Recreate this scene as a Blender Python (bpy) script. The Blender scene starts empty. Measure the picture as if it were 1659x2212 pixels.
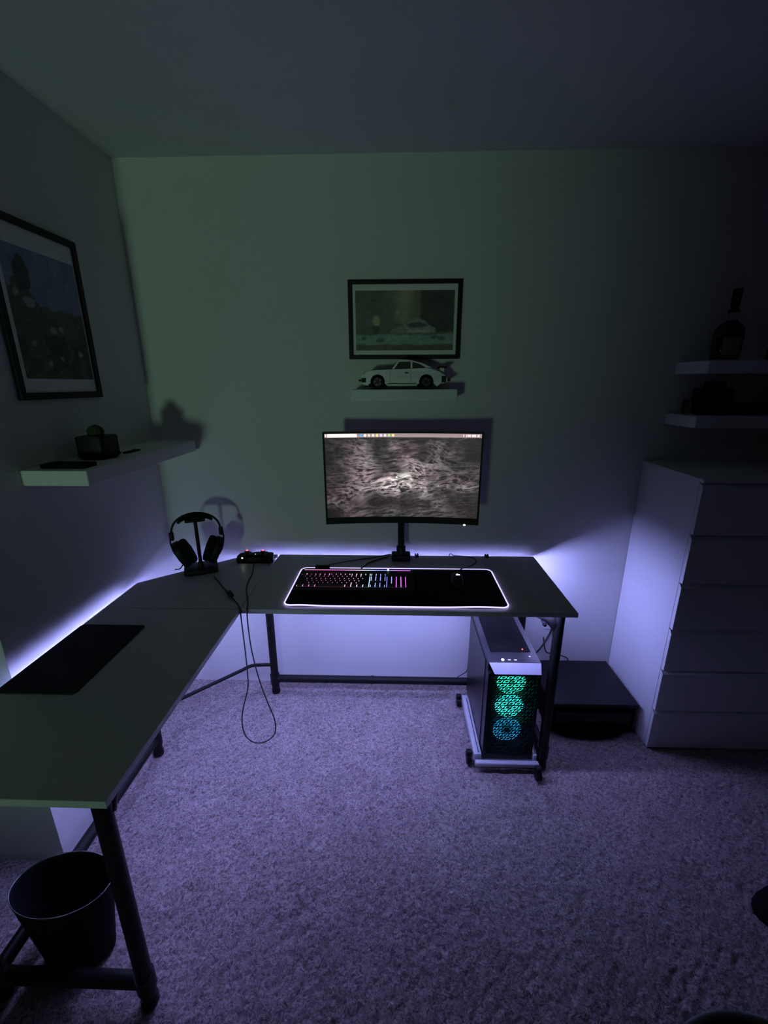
import bpy, bmesh, math, random
import numpy as np
from mathutils import Vector, Matrix

S = bpy.context.scene
C = S.collection
random.seed(4)
R = math.radians
PI = math.pi

# ------------------------------------------------------------------ camera
cam_d = bpy.data.cameras.new('camera')
cam = bpy.data.objects.new('camera', cam_d)
C.objects.link(cam)
cam_d.sensor_fit = 'HORIZONTAL'
cam_d.sensor_width = 36.0
cam_d.lens = 924.404 / 1659.0 * 36.0
cam_d.clip_start = 0.01
pitch, yaw, roll = 0.290869, 0.029705, -0.002725
fwd = Vector((-math.sin(yaw) * math.cos(pitch), math.cos(yaw) * math.cos(pitch), -math.sin(pitch)))
rgt = Vector((math.cos(yaw), math.sin(yaw), 0))
upv = rgt.cross(fwd)
r2 = math.cos(roll) * rgt + math.sin(roll) * upv
u2 = -math.sin(roll) * rgt + math.cos(roll) * upv
M = Matrix((r2, u2, -fwd)).transposed().to_4x4()
M.translation = Vector((1.1086, -1.94373, 1.53602))
cam.matrix_world = M
S.camera = cam

# ------------------------------------------------------------------ world, lights, exposure
w = bpy.data.worlds.new('world'); S.world = w; w.use_nodes = True
w.node_tree.nodes['Background'].inputs[0].default_value = (0.5, 0.5, 0.6, 1)
w.node_tree.nodes['Background'].inputs[1].default_value = 0.01
S.view_settings.view_transform = 'Standard'
S.view_settings.look = 'None'
S.view_settings.exposure = 0.0
S.view_settings.gamma = 1.0
S.view_settings.use_curve_mapping = False

LED_COLOR, LED_POWER, LED_FRONT = (0.345, 0.365, 1.0), 88.0, 180.0
MAT_COLOR, MAT_POWER = (0.50, 0.44, 1.0), 1.9

def lamp(name, kind, loc, target, energy, color, **kw):
    d = bpy.data.lights.new(name, kind)
    d.energy = energy; d.color = color
    for k, v in kw.items(): setattr(d, k, v)
    o = bpy.data.objects.new(name, d); C.objects.link(o)
    o.location = loc
    o.rotation_euler = (Vector(target) - Vector(loc)).to_track_quat('-Z', 'Y').to_euler()
    return o
# green lamp standing in the far end of the long room, left of the photographer
lamp('green_mood_lamp', 'SPOT', (-0.02, -4.7, 0.86), (0.12, 0, 1.80), 70, (0.56, 1.0, 0.72),
     shadow_soft_size=0.16, spot_size=R(52), spot_blend=1.0)
# dim neutral ambient fill, added behind the photographer with no known source
lamp('ambient_fill', 'AREA', (1.2, -5.0, 1.9), (1.1, 0, 1.0), 0.10, (1.0, 0.93, 0.86),
     shape='RECTANGLE', size=0.9, size_y=1.6)

# ------------------------------------------------------------------ helpers
def tag(o, label=None, cat=None, group=None, kind=None):
    if label: o['label'] = label
    if cat: o['category'] = cat
    if group: o['group'] = group
    if kind: o['kind'] = kind
    return o

def empty(name, loc, label, cat, rz=0, group=None):
    o = bpy.data.objects.new(name, None); C.objects.link(o)
    o.empty_display_size = 0.05
    o.location = loc; o.rotation_euler = (0, 0, rz)
    return tag(o, label, cat, group)

def obj(name, bm, mat, parent=None, smooth=False, auto=None):
    me = bpy.data.meshes.new(name)
    bmesh.ops.recalc_face_normals(bm, faces=bm.faces)
    bm.to_mesh(me); bm.free()
    o = bpy.data.objects.new(name, me); C.objects.link(o)
    if mat: me.materials.append(mat)
    if smooth or auto:
        for p in me.polygons: p.use_smooth = True
        if auto:
            me.set_sharp_from_angle(angle=R(auto))
    if parent: o.parent = parent
    return o

def BM(): return bmesh.new()

def box(bm, x0, x1, y0, y1, z0, z1, bev=0, seg=2, mat=None):
    r = bmesh.ops.create_cube(bm, size=1)
    vs = r['verts']
    bmesh.ops.scale(bm, vec=(x1 - x0, y1 - y0, z1 - z0), verts=vs)
    bmesh.ops.translate(bm, vec=((x0 + x1) / 2, (y0 + y1) / 2, (z0 + z1) / 2), verts=vs)
    if bev:
        es = list({e for v in vs for e in v.link_edges})
        r = bmesh.ops.bevel(bm, geom=es, offset=bev, segments=seg, affect='EDGES', profile=0.5)
        vs = list({v for f in r['faces'] for v in f.verts} | {v for v in vs if v.is_valid})
    if mat is not None:
        bmesh.ops.transform(bm, matrix=mat, verts=[v for v in vs if v.is_valid])
    return vs

def cyl(bm, p0, p1, r0, r1=None, n=20, cap=True):
    p0, p1 = Vector(p0), Vector(p1)
    if r1 is None: r1 = r0
    d = p1 - p0
    q = Vector((0, 0, 1)).rotation_difference(d.normalized()).to_matrix().to_4x4()
    q.translation = (p0 + p1) / 2
    r = bmesh.ops.create_cone(bm, cap_ends=cap, segments=n, radius1=r0, radius2=r1, depth=d.length, matrix=q)
    return r['verts']

def sph(bm, c, rx, ry=None, rz=None, u=20, v=12, rot=None):
    ry = ry or rx; rz = rz or rx
    m = Matrix.Translation(c) @ (rot.to_4x4() if rot else Matrix.Identity(4)) @ Matrix.Diagonal((rx, ry, rz, 1))
    return bmesh.ops.create_uvsphere(bm, u_segments=u, v_segments=v, radius=1, matrix=m)['verts']

def smooth_path(pts, sub=8):
    pts = [Vector(p) for p in pts]
    out = []
    for i in range(len(pts) - 1):
        a = pts[max(i - 1, 0)]; b = pts[i]; c = pts[i + 1]; d = pts[min(i + 2, len(pts) - 1)]
        for k in range(sub):
            t = k / sub
            out.append(0.5 * ((2 * b) + (c - a) * t + (2 * a - 5 * b + 4 * c - d) * t * t + (3 * b - a - 3 * c + d) * t ** 3))
    out.append(pts[-1])
    return out

def tube(bm, pts, r, n=8, closed=False, rad=None):
    pts = [Vector(p) for p in pts]
    N = len(pts); rings = []
    prev = None
    for i, p in enumerate(pts):
        if closed: t = pts[(i + 1) % N] - pts[i - 1]
        else: t = pts[min(i + 1, N - 1)] - pts[max(i - 1, 0)]
        t.normalize()
        if prev is None:
            a = Vector((0, 0, 1)) if abs(t.z) < .9 else Vector((1, 0, 0))
            u = t.cross(a).normalized()
        else:
            u = (prev - t * prev.dot(t)).normalized()
        prev = u; v = t.cross(u)
        rr = rad[i] if rad else r
        rings.append([bm.verts.new(p + rr * (math.cos(2 * PI * k / n) * u + math.sin(2 * PI * k / n) * v)) for k in range(n)])
    for i in range(N if closed else N - 1):
        a, b = rings[i], rings[(i + 1) % N]
        for k in range(n):
            bm.faces.new((a[k], a[(k + 1) % n], b[(k + 1) % n], b[k]))
    if not closed:
        bm.faces.new(list(reversed(rings[0]))); bm.faces.new(rings[-1])

def prism(bm, poly, axis, a, b, bev=0, seg=2):
    """poly: 2D points; axis: extrusion axis. x->(y,z) y->(x,z) z->(x,y)"""
    def P(p, h):
        return {'x': (h, p[0], p[1]), 'y': (p[0], h, p[1]), 'z': (p[0], p[1], h)}[axis]
    v0 = [bm.verts.new(P(p, a)) for p in poly]
    v1 = [bm.verts.new(P(p, b)) for p in poly]
    fs = [bm.faces.new(v0), bm.faces.new(list(reversed(v1)))]
    n = len(poly)
    for i in range(n):
        fs.append(bm.faces.new((v0[i], v1[i], v1[(i + 1) % n], v0[(i + 1) % n])))
    if bev:
        es = list({e for f in fs[:2] for e in f.edges})
        bmesh.ops.bevel(bm, geom=es, offset=bev, segments=seg, affect='EDGES', profile=0.5)

def lathe(bm, prof, c=(0, 0, 0), n=40, sx=1, sy=1):
    rings = []
    for r, z in prof:
        if r < 1e-6:
            rings.append([bm.verts.new((c[0], c[1], c[2] + z))])
        else:
            rings.append([bm.verts.new((c[0] + sx * r * math.cos(2 * PI * k / n), c[1] + sy * r * math.sin(2 * PI * k / n), c[2] + z)) for k in range(n)])
    for a, b in zip(rings, rings[1:]):
        for k in range(n):
            k2 = (k + 1) % n
            if len(a) == 1 and len(b) == 1: continue
            if len(a) == 1: bm.faces.new((a[0], b[k2], b[k]))
            elif len(b) == 1: bm.faces.new((a[k], a[k2], b[0]))
            else: bm.faces.new((a[k], a[k2], b[k2], b[k]))

def roundrect(x0, x1, y0, y1, r, n=6):
    out = []
    for cx, cy, a0 in ((x1 - r, y1 - r, 0), (x0 + r, y1 - r, 90), (x0 + r, y0 + r, 180), (x1 - r, y0 + r, 270)):
        for k in range(n + 1):
            a = R(a0 + 90 * k / n)
            out.append((cx + r * math.cos(a), cy + r * math.sin(a)))
    return out

# ------------------------------------------------------------------ materials
def mat(name, col, rough=0.5, metal=0.0, var=0.06, scale=30, bump=0.0, bscale=200, spec=0.5, coat=0.0):
    m = bpy.data.materials.new(name); m.use_nodes = True
    nt = m.node_tree; b = nt.nodes['Principled BSDF']
    b.inputs['Roughness'].default_value = rough
    b.inputs['Metallic'].default_value = metal
    b.inputs['Specular IOR Level'].default_value = spec
    b.inputs['Coat Weight'].default_value = coat
    tc = nt.nodes.new('ShaderNodeTexCoord')
    n = nt.nodes.new('ShaderNodeTexNoise'); n.inputs['Scale'].default_value = scale; n.inputs['Detail'].default_value = 4
    nt.links.new(tc.outputs['Object'], n.inputs['Vector'])
    mx = nt.nodes.new('ShaderNodeMix'); mx.data_type = 'RGBA'
    mx.inputs[6].default_value = tuple(max(0, c * (1 - var)) for c in col) + (1,)
    mx.inputs[7].default_value = tuple(min(1, c * (1 + var)) for c in col) + (1,)
    nt.links.new(n.outputs['Fac'], mx.inputs[0]); nt.links.new(mx.outputs[2], b.inputs['Base Color'])
    if bump:
        n2 = nt.nodes.new('ShaderNodeTexNoise'); n2.inputs['Scale'].default_value = bscale; n2.inputs['Detail'].default_value = 3
        nt.links.new(tc.outputs['Object'], n2.inputs['Vector'])
        bp = nt.nodes.new('ShaderNodeBump'); bp.inputs['Strength'].default_value = bump; bp.inputs['Distance'].default_value = 0.002
        nt.links.new(n2.outputs['Fac'], bp.inputs['Height']); nt.links.new(bp.outputs[0], b.inputs['Normal'])
    return m

def emit(name, col, power, base=(0.02, 0.02, 0.02)):
    m = bpy.data.materials.new(name); m.use_nodes = True
    b = m.node_tree.nodes['Principled BSDF']
    b.inputs['Base Color'].default_value = base + (1,)
    b.inputs['Roughness'].default_value = 0.4
    b.inputs['Emission Color'].default_value = col + (1,)
    b.inputs['Emission Strength'].default_value = power
    return m

def colmat(name, emission=0.0, rough=0.5):
    m = bpy.data.materials.new(name); m.use_nodes = True
    nt = m.node_tree; b = nt.nodes['Principled BSDF']
    a = nt.nodes.new('ShaderNodeAttribute'); a.attribute_name = 'Col'
    b.inputs['Roughness'].default_value = rough
    if emission:
        b.inputs['Base Color'].default_value = (0.01, 0.01, 0.01, 1)
        nt.links.new(a.outputs['Color'], b.inputs['Emission Color'])
        b.inputs['Emission Strength'].default_value = emission
    else:
        nt.links.new(a.outputs['Color'], b.inputs['Base Color'])
    return m

M_wall = mat('painted_wall', (0.68, 0.67, 0.65), 0.75, var=0.02, scale=6, bump=0.35, bscale=160)
M_ceil = mat('ceiling_paint', (0.66, 0.66, 0.66), 0.9, var=0.03, scale=5, bump=0.6, bscale=120)
M_board = mat('desk_laminate', (0.52, 0.52, 0.50), 0.42, var=0.05, scale=14, bump=0.05)
M_steel = mat('black_powder_coat', (0.009, 0.0085, 0.009), 0.42, var=0.2, bump=0.1, bscale=500, spec=0.16)
M_black = mat('black_plastic', (0.006, 0.006, 0.007), 0.5, var=0.2, spec=0.25)
M_soft = mat('black_soft_plastic', (0.005, 0.005, 0.006), 0.8, var=0.3, bump=0.3, bscale=700, spec=0.1)
M_gloss = mat('glossy_black', (0.006, 0.006, 0.008), 0.3, var=0.1, spec=0.22)
M_cloth = mat('black_cloth', (0.006, 0.006, 0.007), 0.95, var=0.3, bump=0.6, bscale=900, spec=0.1)
M_grey = mat('dark_grey_rubber', (0.020, 0.020, 0.022), 0.85, var=0.2, bump=0.4, bscale=600, spec=0.2)
M_white = mat('white_lacquer', (0.72, 0.72, 0.72), 0.42, var=0.02, scale=8, bump=0.03)
M_shelf = mat('white_shelf', (0.75, 0.75, 0.74), 0.5, var=0.02)
M_silver = mat('silver_plastic', (0.50, 0.50, 0.54), 0.40, var=0.04)
M_case = mat('pc_case_metal', (0.016, 0.016, 0.020), 0.45, var=0.1, bump=0.1)
M_chrome = mat('steel_rim', (0.55, 0.55, 0.55), 0.22, metal=1.0)
M_cable = mat('cable_rubber', (0.012, 0.012, 0.012), 0.55)
M_matb = mat('picture_mat_board', (0.80, 0.80, 0.76), 0.85, var=0.02)
M_carw = mat('white_car_bricks', (0.80, 0.80, 0.78), 0.40, var=0.03)
M_glassd = mat('dark_window', (0.06, 0.055, 0.05), 0.15)
M_plant = mat('cactus_green', (0.03, 0.045, 0.02), 0.8, var=0.4, bump=1.0, bscale=300)
M_label = mat('bottle_label', (0.22, 0.21, 0.19), 0.7, var=0.25, scale=60)
M_bglass = mat('dark_bottle_glass', (0.012, 0.009, 0.006), 0.12)
M_outlet = mat('outlet_plastic', (0.75, 0.75, 0.72), 0.4)
M_seam = mat('board_edge_band', (0.55, 0.55, 0.55), 0.3)
E_led = emit('led_strip_glow', LED_COLOR, LED_POWER)
E_led_front = emit('led_strip_front_glow', LED_COLOR, LED_FRONT)
E_led_end = emit('led_strip_end_glow', LED_COLOR, 330.0)
E_pad = emit('desk_mat_glow', MAT_COLOR, MAT_POWER)
E_white = emit('white_indicator', (0.9, 0.95, 1.0), 9)
E_small = emit('small_lit_symbol', (0.75, 0.75, 1.0), 1.2)
E_red = emit('red_indicator', (1.0, 0.06, 0.10), 6)
E_redd = emit('dim_red_indicator', (1.0, 0.25, 0.15), 1.0)

def clear_glass(name, col=(0.9, 0.95, 0.92)):
    m = bpy.data.materials.new(name); m.use_nodes = True
    b = m.node_tree.nodes['Principled BSDF']
    b.inputs['Base Color'].default_value = col + (1,)
    b.inputs['Roughness'].default_value = 0.05
    b.inputs['Transmission Weight'].default_value = 1.0
    b.inputs['IOR'].default_value = 1.45
    return m
M_glass = clear_glass('clear_glass')

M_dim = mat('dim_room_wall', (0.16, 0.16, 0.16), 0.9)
# carpet
def carpet():
    m = bpy.data.materials.new('carpet'); m.use_nodes = True
    nt = m.node_tree; b = nt.nodes['Principled BSDF']; L = nt.links
    b.inputs['Roughness'].default_value = 0.95
    b.inputs['Specular IOR Level'].default_value = 0.15
    b.inputs['Sheen Weight'].default_value = 0.3
    tc = nt.nodes.new('ShaderNodeTexCoord')
    n1 = nt.nodes.new('ShaderNodeTexNoise'); n1.inputs['Scale'].default_value = 85; n1.inputs['Detail'].default_value = 5
    n1.inputs['Roughness'].default_value = 0.6; n1.inputs['Distortion'].default_value = 1.6
    n2 = nt.nodes.new('ShaderNodeTexNoise'); n2.inputs['Scale'].default_value = 9; n2.inputs['Detail'].default_value = 3
    L.new(tc.outputs['Object'], n1.inputs['Vector']); L.new(tc.outputs['Object'], n2.inputs['Vector'])
    r = nt.nodes.new('ShaderNodeValToRGB')
    r.color_ramp.elements[0].position = 0.37; r.color_ramp.elements[0].color = (0.13, 0.105, 0.10, 1)
    r.color_ramp.elements[1].position = 0.66; r.color_ramp.elements[1].color = (0.52, 0.42, 0.41, 1)
    L.new(n1.outputs['Fac'], r.inputs['Fac'])
    r2_ = nt.nodes.new('ShaderNodeValToRGB')
    r2_.color_ramp.elements[0].position = 0.3; r2_.color_ramp.elements[0].color = (0.80, 0.80, 0.80, 1)
    r2_.color_ramp.elements[1].position = 0.7; r2_.color_ramp.elements[1].color = (1, 1, 1, 1)
    L.new(n2.outputs['Fac'], r2_.inputs['Fac'])
    mx = nt.nodes.new('ShaderNodeMix'); mx.data_type = 'RGBA'; mx.blend_type = 'MULTIPLY'; mx.inputs[0].default_value = 1
    L.new(r.outputs[0], mx.inputs[6]); L.new(r2_.outputs[0], mx.inputs[7]); L.new(mx.outputs[2], b.inputs['Base Color'])
    bp = nt.nodes.new('ShaderNodeBump'); bp.inputs['Strength'].default_value = 0.8; bp.inputs['Distance'].default_value = 0.006
    L.new(n1.outputs['Fac'], bp.inputs['Height']); L.new(bp.outputs[0], b.inputs['Normal'])
    return m
M_carpet = carpet()

# ------------------------------------------------------------------ room shell
H = 2.375
XL, XR, YB, YE = -1.6, 3.35, -5.4, -0.928
def struct(name, bm, m):
    o = obj(name, bm, m); o['kind'] = 'structure'; return o
bm = BM(); box(bm, -0.12, XR + .1, 0, 0.1, -0.05, H + .05); struct('wall_back', bm, M_wall)
bm = BM(); box(bm, -0.12, 0, YE, 0, -0.05, H + .05); struct('wall_left', bm, M_wall)
bm = BM(); box(bm, XL - .1, -0.12, YE, YE + .12, -0.05, H + .05); struct('wall_alcove', bm, M_wall)
bm = BM(); box(bm, XL - .1, XL, YB - .1, YE, -0.05, H + .05); struct('wall_far_left', bm, M_dim)
bm = BM(); box(bm, XR, XR + .1, YB - .1, 0, -0.05, H + .05); struct('wall_right', bm, M_dim)
bm = BM(); box(bm, XL - .1, XR + .1, YB - .2, YB - .1, -0.05, H + .05); struct('wall_front', bm, M_dim)
bm = BM(); box(bm, XL - .1, XR + .1, YB - .2, 0.1, H, H + .1); struct('ceiling', bm, M_ceil)
# carpet: a finely ruffled grid where the camera looks, so the pile has real relief
def grid_mesh(name, X, Y, Z, m, parent=None, cols=None, smooth=True):
    h, wd = X.shape
    co = np.stack([X, Y, Z], -1).reshape(-1, 3).astype(np.float32)
    idx = np.arange(h * wd).reshape(h, wd)
    q = np.stack([idx[:-1, :-1], idx[:-1, 1:], idx[1:, 1:], idx[1:, :-1]], -1).reshape(-1, 4)
    me = bpy.data.meshes.new(name)
    me.vertices.add(len(co)); me.vertices.foreach_set('co', co.ravel())
    me.loops.add(q.size); me.loops.foreach_set('vertex_index', q.ravel().astype(np.int32))
    me.polygons.add(len(q)); me.polygons.foreach_set('loop_start', np.arange(0, q.size, 4, dtype=np.int32))
    try: me.polygons.foreach_set('loop_total', np.full(len(q), 4, dtype=np.int32))
    except Exception: pass
    if smooth: me.polygons.foreach_set('use_smooth', np.ones(len(q), dtype=bool))
    me.update(calc_edges=True); me.validate()
    if cols is not None:
        at = me.color_attributes.new('Col', 'FLOAT_COLOR', 'POINT')
        c4 = np.concatenate([cols.reshape(-1, 3), np.ones((h * wd, 1))], 1).astype(np.float32)
        at.data.foreach_set('color', c4.ravel())
    o = bpy.data.objects.new(name, me); C.objects.link(o)
    if m: me.materials.append(m)
    if parent: o.parent = parent
    return o

rng = np.random.RandomState(7)
def vnoise(U, V, seed=0):
    r = np.random.RandomState(seed)
    T = r.rand(256, 256)
    iu, iv = np.floor(U).astype(int), np.floor(V).astype(int)
    fu, fv = U - iu, V - iv
    fu = fu * fu * (3 - 2 * fu); fv = fv * fv * (3 - 2 * fv)
    g = lambda a, b: T[a % 256, b % 256]
    return (g(iu, iv) * (1 - fu) * (1 - fv) + g(iu + 1, iv) * fu * (1 - fv) + g(iu, iv + 1) * (1 - fu) * fv + g(iu + 1, iv + 1) * fu * fv)
def fbm(U, V, o=4, seed=0):
    s = 0; a = 1; t = 0
    for k in range(o):
        s = s + a * vnoise(U * 2 ** k + 13.7 * k, V * 2 ** k + 7.1 * k, seed + k); t += a; a *= .5
    return s / t

bm = BM(); box(bm, XL - .1, XR + .1, YB - .2, 0.1, -0.1, -0.012)
floor = struct('floor', bm, M_carpet)
nx, ny = 620, 400
gx, gy = np.meshgrid(np.linspace(-0.4, 3.2, nx), np.linspace(-2.2, 0.02, ny))
du = fbm(gx * 30, gy * 30, 2, 5)
gz = -0.006 + 0.010 * (np.abs(fbm(gx * 55 + 6 * du, gy * 55 + 6 * du, 3, 11) - 0.5) * -2.4 + 0.35)
pile = grid_mesh('carpet_pile', gx, gy, gz, M_carpet, floor)
pile['kind'] = 'stuff'

# ------------------------------------------------------------------ desk
D = 0.75; T = 0.018
XS, YS = 0.540, -0.566          # inner corner
XD1, YD1 = 1.761, -1.318        # right end, near end
XW, YW = 0.038, -0.041          # edges along the walls
desk = empty('corner_desk', (0.54, -0.566, 0), 'L-shaped corner desk with grey board top and black pipe legs', 'desk')
desk_loc = Vector(desk.location)
def dpart(name, bm, m, parent=None, **k):
    o = obj(name, bm, m, **k)
    if parent is None:
        bpy.context.view_layer.update() if False else None
        o.parent = desk; o.location = -desk_loc
    else:
        o.parent = parent
    return o
g = 0.0012
bm = BM(); prism(bm, [(XS + g + .009, YW), (XD1, YW), (XD1, YS), (XS + g, YS), (XS + g, -.36)], 'z', D - T, D, .0015); dpart('desktop_board', bm, M_board)
bm = BM(); prism(bm, [(XS - g, YW), (0.406, YW), (XW, -0.362), (XW, YS + g), (XS - g, YS + g)], 'z', D - T, D, .0015); dpart('desktop_board', bm, M_board)
bm = BM(); prism(bm, [(XW, YS - g), (XS, YS - g), (XS, YD1), (XW, YD1)], 'z', D - T, D, .0015); dpart('desktop_board', bm, M_board)
legs = [(1.720, -0.513), (1.720, -0.088), (0.488, -0.088), (0.083, -0.491), (0.476, -1.258), (0.083, -1.258)]
LR = 0.019
for (x, y) in legs:
    bm = BM(); cyl(bm, (x, y, 0.012), (x, y, D - T), LR, n=24); 
    lg = dpart('leg', bm, M_steel, auto=40)
    bm = BM(); cyl(bm, (x, y, -0.002), (x, y, 0.014), LR * 1.12, n=24)
    dpart('foot', bm, M_black, parent=lg, auto=40)
    bm = BM(); cyl(bm, (x, y, 0.054), (x, y, 0.106), LR * 1.22, n=24)
    dpart('joint_sleeve', bm, M_steel, parent=lg, auto=40)
def rail(a, b, r=LR, name='rail'):
    bm = BM(); cyl(bm, a, b, r, n=20); return dpart(name, bm, M_steel, auto=40)
zr = 0.08
rail((0.488, -0.088, zr), (1.720, -0.088, zr)); rail((0.083, -0.491, zr), (0.083, -1.258, zr))
rail((1.720, -0.513, zr), (1.720, -0.088, zr)); rail((0.083, -1.258, zr), (0.476, -1.258, zr))
rail((1.720, -0.50, 0.712), (1.720, -0.09, 0.712), .014); rail((0.09, -1.258, 0.712), (0.47, -1.258, 0.712), .014)
rail((0.50, -0.088, 0.712), (1.71, -0.088, 0.712), .014); rail((0.083, -0.50, 0.712), (0.083, -1.25, 0.712), .014)
bm = BM(); cyl(bm, (0.985, -0.088, zr), (0.998, -0.088, zr), LR * 1.12, n=20); dpart('joint_collar', bm, M_steel, auto=40)
bm = BM(); tube(bm, smooth_path([(0.488, -0.088, .161), (0.43, -0.090, .161), (0.375, -0.100, .161), (0.34, -0.135, .161)], 5)
                + smooth_path([(0.12, -0.355, .161), (0.092, -0.392, .161), (0.084, -0.44, .161), (0.083, -0.491, .161)], 5), 0.0085, 12)
dpart('corner_brace', bm, M_steel, smooth=True)
# curved gussets at the free ends
bm = BM(); tube(bm, smooth_path([(1.716, -0.505, .655), (1.700, -0.503, .682), (1.672, -0.503, .700), (1.640, -0.503, .710)], 6), .018, 16,
                rad=[.025 - .013 * abs(i - 6) / 14 for i in range(19)])
gs = dpart('gusset', bm, M_steel, smooth=True)
bm = BM(); cyl(bm, (1.664, -0.522, .676), (1.664, -0.50, .682), .0085, n=16); cyl(bm, (1.664, -0.527, .675), (1.664, -0.520, .676), .006, n=12)
dpart('knob', bm, M_gloss, parent=gs, auto=40)
bm = BM(); tube(bm, smooth_path([(0.476, -1.25, .64), (0.476, -1.22, .68), (0.476, -1.16, .700), (0.476, -1.06, .715)], 6), .018, 16,
                rad=[.021 - .013 * i / 18 for i in range(19)])
dpart('gusset', bm, M_steel, smooth=True)

# LED strips stuck under the wall-side edges
def strip_poly(a, b, wd, z0, z1):
    a, b = Vector(a), Vector(b); d = (b - a).normalized(); n = Vector((-d.y, d.x)) * wd / 2
    bm = BM(); prism(bm, [(a + n)[:], (b + n)[:], (b - n)[:], (a - n)[:]], 'z', z0, z1)
    return bm
def wedge(a, b, nrm, w, drop, z0, t0=0.0, t1=None):
    """unseen wedge added under a board to tilt the strip light: flat top at z0, its slanted face looks along nrm and down"""
    bm = BM(); rings = []
    for p in (a, b):
        q = [p - nrm * w / 2, p + nrm * w / 2, p - nrm * w / 2]
        zs_ = [z0, z0, z0 - drop]
        rings.append([bm.verts.new((v_.x, v_.y, z_)) for v_, z_ in zip(q, zs_)])
    A, B = rings
    bm.faces.new(A); bm.faces.new(list(reversed(B)))
    for k in range(3): bm.faces.new((A[k], B[k], B[(k + 1) % 3], A[(k + 1) % 3]))
    return bm
def slant_face(a, b, nrm, w, drop, z0, e=.0004):
    bm = BM(); off = Vector((nrm.x * drop, nrm.y * drop, -w)).normalized() * e
    P = [(a + nrm * w / 2, z0), (a - nrm * w / 2, z0 - drop), (b - nrm * w / 2, z0 - drop), (b + nrm * w / 2, z0)]
    lo = [bm.verts.new(Vector((p.x, p.y, z_)) + off) for p, z_ in P]
    hi = [bm.verts.new(Vector((p.x, p.y, z_)) + off * .3) for p, z_ in P]
    bm.faces.new(lo); bm.faces.new(list(reversed(hi)))
    for k in range(4): bm.faces.new((lo[k], hi[k], hi[(k + 1) % 4], lo[(k + 1) % 4]))
    return bm
for a, b, me_, wd, tk, lab in (
        ((0.425, -0.0475), (1.745, -0.0475), E_led, .009, .0023, 'glowing violet LED strip under the desk edge along the back wall'),
        ((0.047, -0.372), (0.412, -0.056), E_led, .009, .0023, 'glowing violet LED strip under the slanted desk corner'),
        ((0.0445, -1.02), (0.0445, -0.40), E_led, .009, .0023, 'glowing violet LED strip under the desk edge along the left wall'),
        ((1.740, -0.080), (1.740, -0.30), E_led_end, .003, .0095, 'short glowing violet LED strip under the right end of the desk')):
    a, b = Vector(a), Vector(b); d = (b - a).normalized(); nrm = Vector((-d.y, d.x))
    o = obj('led_strip', strip_poly(a, b, wd, D - T - tk - .0003, D - T - .0006), me_)
    tag(o, lab, 'light strip', 'LED strips under the desk')
    if tk < .0055: obj('backing_tape', strip_poly(a, b, wd + .002, D - T - .0006, D - T - .0002), M_silver, o)
for a, b, nrm, lab in (((0.60, -0.538), (1.69, -0.538), (0, 1), 'glowing violet LED strip under the front edge of the right desk wing'),
                       ((0.512, -1.02), (0.512, -0.62), (-1, 0), 'glowing violet LED strip under the front edge of the left desk wing')):
    a, b, nrm = Vector(a), Vector(b), Vector(nrm)
    o = obj('led_strip', slant_face(a, b, nrm, .010, .0068, D - T - .0004), E_led_front)
    tag(o, lab, 'light strip', 'LED strips under the desk')
    obj('added_tilt_wedge', wedge(a, b, nrm, .010, .0068, D - T - .0004), M_silver, o)  # wedge added out of view to turn the front strip's light towards the walls

# two little cable clips on the desk's back edge
for i, (x, lab) in enumerate(((1.207, 'small black cable clip on desk edge just right of monitor stand'), (1.537, 'small black cable clip on desk back edge towards the right end'))):
    t = empty('cable_clip', (x, -0.052, D), lab, 'clip', R(6), 'cable clips')
    bm = BM(); box(bm, -.009, .009, -.014, .010, 0.0002, .005, .001)
    obj('base', bm, M_black, t)
    bm = BM(); box(bm, -.008, -.003, -.010, .009, .005, .013, .001); box(bm, .003, .008, -.010, .009, .005, .013, .001)
    obj('jaw', bm, M_black, t)

# ------------------------------------------------------------------ desk mat, keyboard, mouse
mt = empty('desk_mat', (1.11, -0.37, D), 'long black desk mat with glowing white violet rim', 'desk mat')
x0, x1, y0, y1 = 0.693, 1.524, -0.541, -0.203
bx, by = 1.11, -0.37
def wave(x, y):
    f = max(0, (-0.45 - y) / .09)
    f = min(f, 1)
    return f * (0.0035 * math.exp(-((x - 1.42) / .09) ** 2) + 0.003 * math.exp(-((x - .76) / .06) ** 2))
rr = roundrect(x0, x1, y0, y1, .028, 8)
bm = BM()
res = []
dense = []
for i in range(len(rr)):
    a = Vector(rr[i]); b = Vector(rr[(i + 1) % len(rr)])
    n = max(1, int((b - a).length / .02))
    for k in range(n): dense.append(a.lerp(b, k / n))
top = [bm.verts.new((p.x - bx, p.y - by, .004 + wave(p.x, p.y))) for p in dense]
bot = [bm.verts.new((p.x - bx, p.y - by, .0005 + wave(p.x, p.y) * .8)) for p in dense]
bm.faces.new(top)
n = len(top)
for i in range(n): bm.faces.new((top[i], bot[i], bot[(i + 1) % n], top[(i + 1) % n]))
bm.faces.new(list(reversed(bot)))
obj('fabric_top', bm, M_cloth, mt)
bm = BM(); tube(bm, [(p.x - bx, p.y - by, .0036 + wave(p.x, p.y)) for p in dense], .0028, 8, closed=True)
obj('light_rim', bm, E_pad, mt, smooth=True)
bm = BM(); box(bm, .752 - bx, .816 - bx, -.212 - by, -.192 - by, .0005, .015, .002)
db = obj('control_box', bm, M_black, mt)
bm = BM(); cyl(bm, (.784 - bx, -.203 - by, .0145), (.784 - bx, -.203 - by, .0165), .004, n=14); obj('button', bm, M_gloss, db)

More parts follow.
